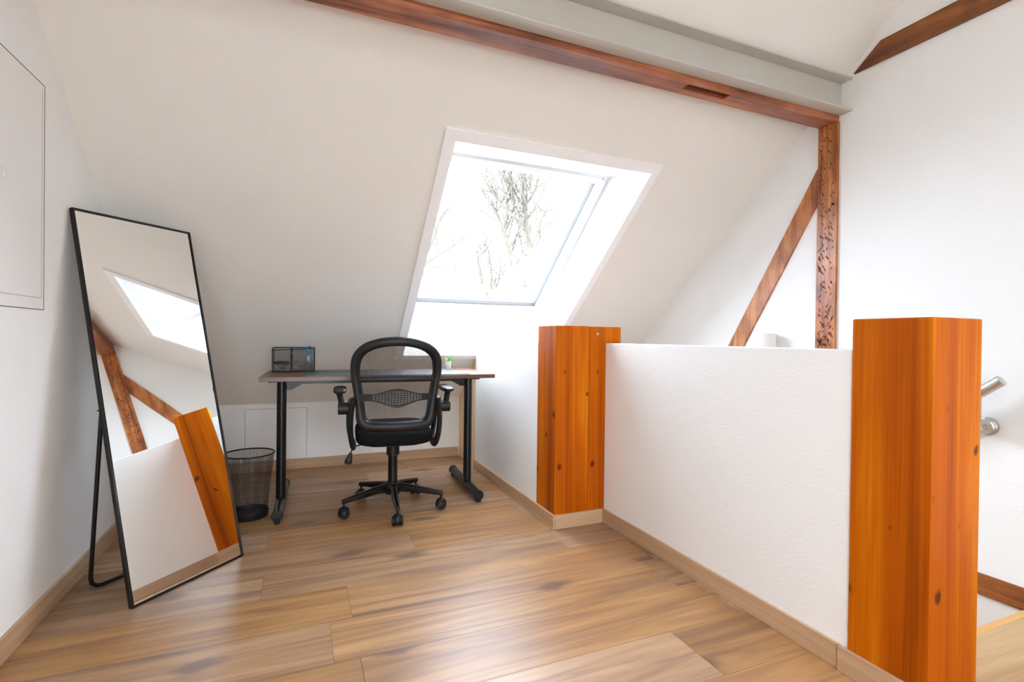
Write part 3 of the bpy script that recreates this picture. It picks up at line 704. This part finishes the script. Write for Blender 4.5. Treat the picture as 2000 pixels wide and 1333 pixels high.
# ================================================================== STANDING MIRROR
BL = Vector((-.5504+.010, 2.1429-.009, 0)); BRr = Vector((-.2332+.010, 2.4893-.009, 0))
e = (BRr-BL); MW = e.length; rz = math.atan2(e.y, e.x)
mi = empty('standing_mirror', BL, rz, 'tall leaning mirror with thin black frame and a wire stand beside the left wall', 'mirror')
ml, mt, mh = .012, .016, 1.477; tl = R(13.4)
UPV = Vector((0, math.sin(tl), math.cos(tl))); NB = Vector((0, math.cos(tl), -math.sin(tl)))
MM = Matrix((Vector((1, 0, 0)), NB, UPV)).transposed().to_4x4(); MM.translation = (0, 0, .0005)
m = MB(); fwid = .009
m.box((0, 0, .0), (fwid, mt, mh), MM); m.box((MW-fwid, 0, 0), (MW, mt, mh), MM); m.box((fwid, 0, 0), (MW-fwid, mt, fwid), MM); m.box((fwid, 0, mh-fwid), (MW-fwid, mt, mh), MM)
m.build('frame', M_BLACK, mi, bevel=.001)
m = MB(); m.box((fwid-.001, .0030, fwid-.001), (MW-fwid+.001, .0045, mh-fwid+.001), MM); m.build('mirror_glass', M_MIRROR, mi)
m = MB(); m.box((fwid, .006, fwid), (MW-fwid, .011, mh-fwid), MM); m.build('back_board', plain('grey_board', (.2, .19, .18, 1), .8), mi)
sd = .275; s0 = .80; e0, e1 = .03, MW-.03
top0 = MM @ Vector((e0, mt+.006, s0)); top1 = MM @ Vector((e1, mt+.006, s0))
m = MB(); rdn = .0075; cr = .045
bl_ = Vector((e0, sd, rdn)); br_ = Vector((e1, sd, rdn)); dl = (top0-bl_).normalized(); dr = (top1-br_).normalized()
pts = [top0, bl_+dl*cr, bl_+dl*cr*.45+Vector((cr*.12, 0, 0)), bl_+dl*cr*.1+Vector((cr*.5, 0, 0)), bl_+Vector((cr, 0, 0)), br_-Vector((cr, 0, 0)), br_+dr*cr*.1-Vector((cr*.5, 0, 0)), br_+dr*cr*.45-Vector((cr*.12, 0, 0)), br_+dr*cr, top1]
m.tube(pts, rdn, 12); so = m.build('stand', M_BLACK, mi, smooth=True)
for xx in (e0, e1):
    c = MM @ Vector((xx, mt, s0)); MB().box(c+Vector((-.012, -.004, -.02)), c+Vector((.012, .012, .02))).build('hinge', M_BLACK, mi, bevel=.002)
    p = (MM @ Vector((xx, mt, .69))); q = Vector((xx, top0.y+(sd-top0.y)*.12, top0.z*(1-.12)))
    MB().cyl(p+Vector((0, -.006, 0)), q+Vector((0, .022, 0)), .003, n=8).build('stay', M_BLACK, mi)

# ================================================================== OFFICE CHAIR
ch = empty('office_chair', (.482, 2.868, 0), R(-5), 'black mesh back office swivel chair pulled up to the desk', 'chair')
# star base
m = MB(); m.lathe([(.040, .088), (.044, .094), (.044, .135), (.036, .150), (.030, .158)], n=30); m.build('base_hub', M_BLACKM, ch, smooth=True)
for k in range(5):
    a = R(-94+5+72*k); d = Vector((math.cos(a), math.sin(a), 0)); s = Vector((-math.sin(a), math.cos(a), 0)); U = Vector((0, 0, 1))
    m = MB(); secs = []
    for r, zt, hh, ww in ((.030, .148, .046, .021), (.12, .134, .036, .018), (.265, .104, .024, .013), (.284, .100, .022, .012)):
        c = d*r
        secs.append([c-s*ww+U*(zt-hh), c+s*ww+U*(zt-hh), c+s*ww*.95+U*(zt-.008), c+s*ww*.45+U*zt, c-s*ww*.45+U*zt, c-s*ww*.95+U*(zt-.008)])
    for A_, B_ in zip(secs[:-1], secs[1:]): m.add(A_+B_, [(i, (i+1) % 6, 6+(i+1) % 6, 6+i) for i in range(6)])
    m.add(secs[0], [tuple(range(6))]); m.add(secs[-1], [tuple(range(6))[::-1]])
    lg = m.build('base_leg', M_BLACKM, ch, bevel=.0015)
    c = d*.273; ca = a+R(90)+rng.uniform(-.3, .3) if k else R(0)
    cx_ = Vector((math.cos(ca), math.sin(ca), 0)); cy_ = Vector((-math.sin(ca), math.cos(ca), 0))   # axle along cx_
    m = MB(); m.cyl(c+U*.055, c+U*.08, .007, n=12)
    for sg in (-1, 1):
        m.cyl(c+cx_*sg*.010+U*.0262, c+cx_*sg*.027+U*.0262, .0258, .0235, n=24)
    nu, nv = 20, 8; hv = []
    for jv in range(nv+1):
        el = R(-18+108*jv/nv)
        for iu in range(nu):
            az = 2*math.pi*iu/nu; hv.append(c+U*(.0275+.0345*math.sin(el))+(cx_*.0305*math.cos(az)+cy_*.0315*math.sin(az))*math.cos(el)**.8)
    m.add(hv, [(jv*nu+iu, jv*nu+(iu+1) % nu, (jv+1)*nu+(iu+1) % nu, (jv+1)*nu+iu) for jv in range(nv) for iu in range(nu)])
    m.cyl(c+cx_*-.009+U*.030, c+cx_*.009+U*.030, .024, n=20)
    m.build('caster', M_PLAST, lg, smooth=True)
m = MB(); m.cyl((0, 0, .15), (0, 0, .335), .0255, n=28); m.build('gas_lift', M_BLACKM, ch, smooth=True)
m = MB(); m.lathe([(.030, .305), (.036, .306), (.035, .365), (.045, .372), (.045, .385)], n=28); m.build('lift_cover', M_PLAST, ch, smooth=True)
# seat: super-ellipse cushion
def pillow(wx, wy, z0, z1, cyy=0, e1=.35, nu=40, nv=14):
    m = MB(); zc = (z0+z1)/2; hz = (z1-z0)/2; vs = []; pw = lambda c, p: math.copysign(abs(c)**p, c)
    for j in range(nv+1):
        v = -math.pi/2+math.pi*j/nv
        for i in range(nu):
            u_ = 2*math.pi*i/nu
            vs.append((wx*pw(math.cos(v), .35)*pw(math.cos(u_), e1), cyy+wy*pw(math.cos(v), .35)*pw(math.sin(u_), e1), zc+hz*pw(math.sin(v), .7)))
    m.add(vs, [(j*nu+i, j*nu+(i+1) % nu, (j+1)*nu+(i+1) % nu, (j+1)*nu+i) for j in range(nv) for i in range(nu)]); return m
pillow(.205, .235, .382, .480, .03).build('seat', M_FABRIC, ch, smooth=True)
pillow(.15, .17, .372, .40, .03).build('seat_shell', M_PLAST, ch, smooth=True)
# backrest curve: y as a function of z
def by(z, x=0): 
    t = (z-.47)/.5
    return -.205 - .075*t + .03*math.sin(t*math.pi*.9) + .55*(x*x)*1.0 - .02
# outline, outer centre line of the frame (x, z)
OUT = [(0, .499), (.10, .501), (.148, .508), (.176, .535), (.187, .60), (.198, .68), (.208, .74), (.214, .79), (.209, .845), (.190, .885), (.152, .914), (.10, .933), (.05, .942), (0, .945)]
loop = [(x, z) for x, z in OUT] + [(-x, z) for x, z in OUT[-2:0:-1]]
def C3(x, z, o=0): return Vector((x, by(z, x)+o, z))
rad = []
for x, z in loop: rad.append(.0245 if z > .90 else (.0215 if z > .83 else (.0185 if z > .56 else .0255)))
m = MB(); m.tube([C3(x, z) for x, z in loop], rad, 14, closed=True, smooth=5, sect=(.75, 1), upv=(0, 1, 0)); bf = m.build('backrest_frame', M_PLAST, ch, smooth=True)
# inner lip
m = MB(); m.tube([C3(x*.905, .5+(z-.5)*.93+.017, .012) for x, z in loop], .009, 8, closed=True, smooth=5); m.build('inner_lip', M_PLAST, bf, smooth=True)
# mesh membrane
def outline_x(z):
    pts = OUT; best = 0
    for (xa, za), (xb, zb) in zip(pts[:-1], pts[1:]):
        if za <= z <= zb and zb > za: best = max(best, xa+(xb-xa)*(z-za)/(zb-za))
    return best
vs, fs, uvs = [], [], []; nz, nx = 40, 16
for j in range(nz+1):
    z = .503+(.946-.503)*j/nz; xw = max(outline_x(z), .002)
    for i in range(nx+1):
        x = xw*(-1+2*i/nx); vs.append(C3(x, z, .010)); uvs.append((x, z))
fs = [(j*(nx+1)+i, j*(nx+1)+i+1, (j+1)*(nx+1)+i+1, (j+1)*(nx+1)+i) for j in range(nz) for i in range(nx)]
me = bpy.data.meshes.new('back_mesh'); me.from_pydata(vs, [], fs); u = me.uv_layers.new(name='uv')
for i, l in enumerate(me.loops): u.data[i].uv = uvs[l.vertex_index]
for p in me.polygons: p.use_smooth = True
me.materials.append(M_MESH); o = bpy.data.objects.new('back_mesh', me); COL.objects.link(o); o.parent = ch
# horizontal stay behind the mesh
m = MB(); m.tube([C3(x, .745+.004*(1-(x/.2)**2), .004) for x in [-.20+.4*i/16 for i in range(17)]], .0125, 10, sect=(.5, 1), upv=(0, 1, 0)); m.build('crossbar', M_PLAST, ch, smooth=True)
# perforated lumbar support
def lum_half(x):
    t = abs(x)/.135
    return .018 if t > 1 else .018+.031*(math.cos(t*math.pi)+1)/2
m = MB(); zc = .655; nxh, nzh = 95, 24; th = .005
def lp(i, j, o): 
    x = -.19+.38*i/nxh; hh = lum_half(x); z = zc-.006*(1-abs(x)/.19)+hh*(-1+2*j/nzh); return C3(x, z, -.010+o)
keep = set()
for i in range(nxh):
    for j in range(nzh):
        x = -.19+.38*(i+.5)/nxh
        hole = abs(x) < .126 and i % 4 != 0 and j % 3 != 0 and 2 < j < nzh-3
        if not hole: keep.add((i, j))
vid = {}; vs = []
def gv(i, j, k):
    if (i, j, k) not in vid: vid[(i, j, k)] = len(vs); vs.append(lp(i, j, th*k))
    return vid[(i, j, k)]
fs = []
for (i, j) in keep:
    fs.append((gv(i, j, 0), gv(i+1, j, 0), gv(i+1, j+1, 0), gv(i, j+1, 0))); fs.append((gv(i, j+1, 1), gv(i+1, j+1, 1), gv(i+1, j, 1), gv(i, j, 1)))
    for (a_, b_, n_) in (((i, j), (i+1, j), (i, j-1)), ((i+1, j), (i+1, j+1), (i+1, j)), ((i+1, j+1), (i, j+1), (i, j+1)), ((i, j+1), (i, j), (i-1, j))):
        if n_ not in keep: fs.append((gv(*a_, 0), gv(*b_, 0), gv(*b_, 1), gv(*a_, 1)))
m.add(vs, fs); m.build('lumbar_support', M_PLAST, ch)
# arms
for sg in (-1, 1):
    ax = .224*sg
    m = MB(); pth = [(ax-.012*sg, -.215, .650), (ax, -.205, .60), (ax+.006*sg, -.19, .53), (ax+.004*sg, -.175, .46), (ax-.004*sg, -.155, .408), (ax-.01*sg, -.11, .385), (ax-.01*sg, -.03, .382), (ax, .03, .398), (ax+.012*sg, .058, .45), (ax+.014*sg, .03, .52), (ax+.010*sg, -.04, .585), (ax+.006*sg, -.12, .618), (ax, -.19, .63)]
    m.tube(pth, [.019]*len(pth), 12, smooth=4, sect=(.75, 1.25), upv=(1, 0, 0)); ar = m.build('arm_bracket', M_PLAST, ch, smooth=True)
    m = MB(); m.cyl((ax+.010*sg, -.15, .592), (ax+.068*sg, -.15, .592), .031, n=26); m.build('pivot', M_PLAST, ar, bevel=.004, smooth=True)
    m = MB(); m.tube([(ax+.048*sg, -.148, .600), (ax+.054*sg, -.13, .635), (ax+.064*sg, -.11, .672)], [.018, .015, .016], 12, smooth=4, sect=(.8, 1.1)); m.build('arm_upright', M_PLAST, ar, smooth=True)
    pd = pillow(.034, .125, .668, .694, -.02, .6, 28, 10); pd.v = [(x+ax+.060*sg, y-.035, z) for x, y, z in pd.v]; pd.build('arm_pad', M_PLAST, ar, smooth=True)
m = MB(); m.tube([(-.12, -.04, .385), (-.19, -.06, .378), (-.218, -.08, .366), (-.226, -.09, .345)], .0035, 8, smooth=3)
m.tube([(-.226, -.09, .348), (-.231, -.09, .328), (-.238, -.09, .300), (-.240, -.09, .288)], [.006, .013, .020, .015], 12, sect=(.5, 1), upv=(0, 1, 0), smooth=3); m.build('tilt_lever', M_PLAST, ch, smooth=True)

# ================================================================== OUTSIDE
def cam_pt(u, v, dist):
    d = fw + r2*((u-1000)/F_PX) - u2*((v-666.5)/F_PX); return Vector((0, 0, CAM_H)) + d*dist
GZ = -5.5
def tree(name, label, limbs, seed, twigs, base):
    rn = random.Random(seed); m = MB()
    def branch(p, d, L0, r, depth):
        n = 5; P = [p]; D_ = Vector(d).normalized(); q = Vector(p)
        for i in range(n):
            D_ = (D_+Vector((rn.uniform(-.22, .22), rn.uniform(-.22, .22), rn.uniform(-.10, .22)))).normalized(); q = q+D_*(L0/n); P.append(q)
        m.tube(P, [max(.0022, r*(1-.75*i/n)) for i in range(n+1)], 5, cap=False)
        if depth > 0:
            for i in range(1, n+1):
                for _ in range(1 if rn.random() < .75 else 2):
                    dd = (D_+Vector((rn.uniform(-1, 1), rn.uniform(-1, 1), rn.uniform(-.3, .8)))).normalized()
                    branch(P[i], dd, L0*rn.uniform(.4, .65), r*.5, depth-1)
    for L in limbs:
        P = [cam_pt(u, v, d) for u, v, d in L[0]]; r0, r1 = L[1]
        m.tube(P, [r0+(r1-r0)*i/(len(P)-1) for i in range(len(P))], 8, smooth=3, cap=False)
        for i in range(1, len(P)):
            dirn = (P[i]-P[i-1]).normalized()
            for _ in range(twigs+1):
                t = rn.random(); q = P[i-1].lerp(P[i], t)
                dd = (dirn*.5+Vector((rn.uniform(-1, 1), rn.uniform(-1, 1), rn.uniform(-.2, .8)))).normalized()
                branch(q, dd, rn.uniform(.45, 1.05), r1*.6+.004, 2)
    b = Vector(base); m.tube([(b.x, b.y, GZ), (b.x+.1, b.y, GZ*.5), cam_pt(*limbs[0][0][0])], [.28, .2, limbs[0][1][0]], 10, smooth=4)
    o = m.build(name, M_BARK, smooth=True); return tag(o, label, 'tree', 'bare trees outside the skylight')
D1 = 9.0
L1 = [([(1020, 560, D1), (1000, 505, D1), (990, 470, D1), (975, 430, D1), (960, 400, D1-.2)], (.075, .022)),
      ([(1028, 560, D1), (1035, 500, D1), (1028, 430, D1), (1022, 385, D1), (1024, 330, D1)], (.07, .02)),
      ([(1030, 500, D1), (1048, 465, D1), (1058, 430, D1+.2), (1075, 400, D1+.3)], (.035, .012)),
      ([(1024, 440, D1), (1000, 420, D1-.2), (975, 395, D1-.3), (955, 365, D1-.3)], (.035, .014)),
      ([(1020, 400, D1), (1005, 375, D1), (998, 350, D1), (1000, 325, D1)], (.026, .012)),
      ([(1024, 405, D1), (1040, 380, D1), (1052, 350, D1), (1055, 330, D1)], (.022, .010))]
b1 = cam_pt(1022, 560, D1); tree('bare_tree', 'bare branched tree in the middle of the skylight view', L1, 5, 3, (b1.x, b1.y, 0))
D2 = 10.5
L2 = [([(800, 560, D2), (830, 515, D2), (870, 490, D2), (925, 452, D2)], (.06, .015)), ([(815, 545, D2), (850, 520, D2), (900, 530, D2), (940, 545, D2)], (.04, .012)), ([(810, 540, D2), (840, 480, D2), (860, 430, D2), (880, 400, D2)], (.045, .010))]
b2 = cam_pt(790, 565, D2); tree('bare_tree', 'bare tree reaching in from the left of the skylight view', L2, 9, 3, (b2.x, b2.y, 0))
D3 = 12.0
L3 = [([(950, 590, D3), (940, 540, D3), (930, 490, D3)], (.05, .02)), ([(950, 590, D3), (960, 545, D3), (955, 490, D3)], (.045, .015)), ([(955, 590, D3), (975, 545, D3), (978, 500, D3)], (.04, .014))]
b3 = cam_pt(952, 595, D3); tree('bare_tree', 'small bare tree low in the middle of the skylight view', L3, 21, 3, (b3.x, b3.y, 0))
o = MB().box((-60, -60, GZ-.3), (60, 90, GZ)).build('ground_outside', M_GRAVEL); struct(o, 'ground outside far below the skylight', 'ground')
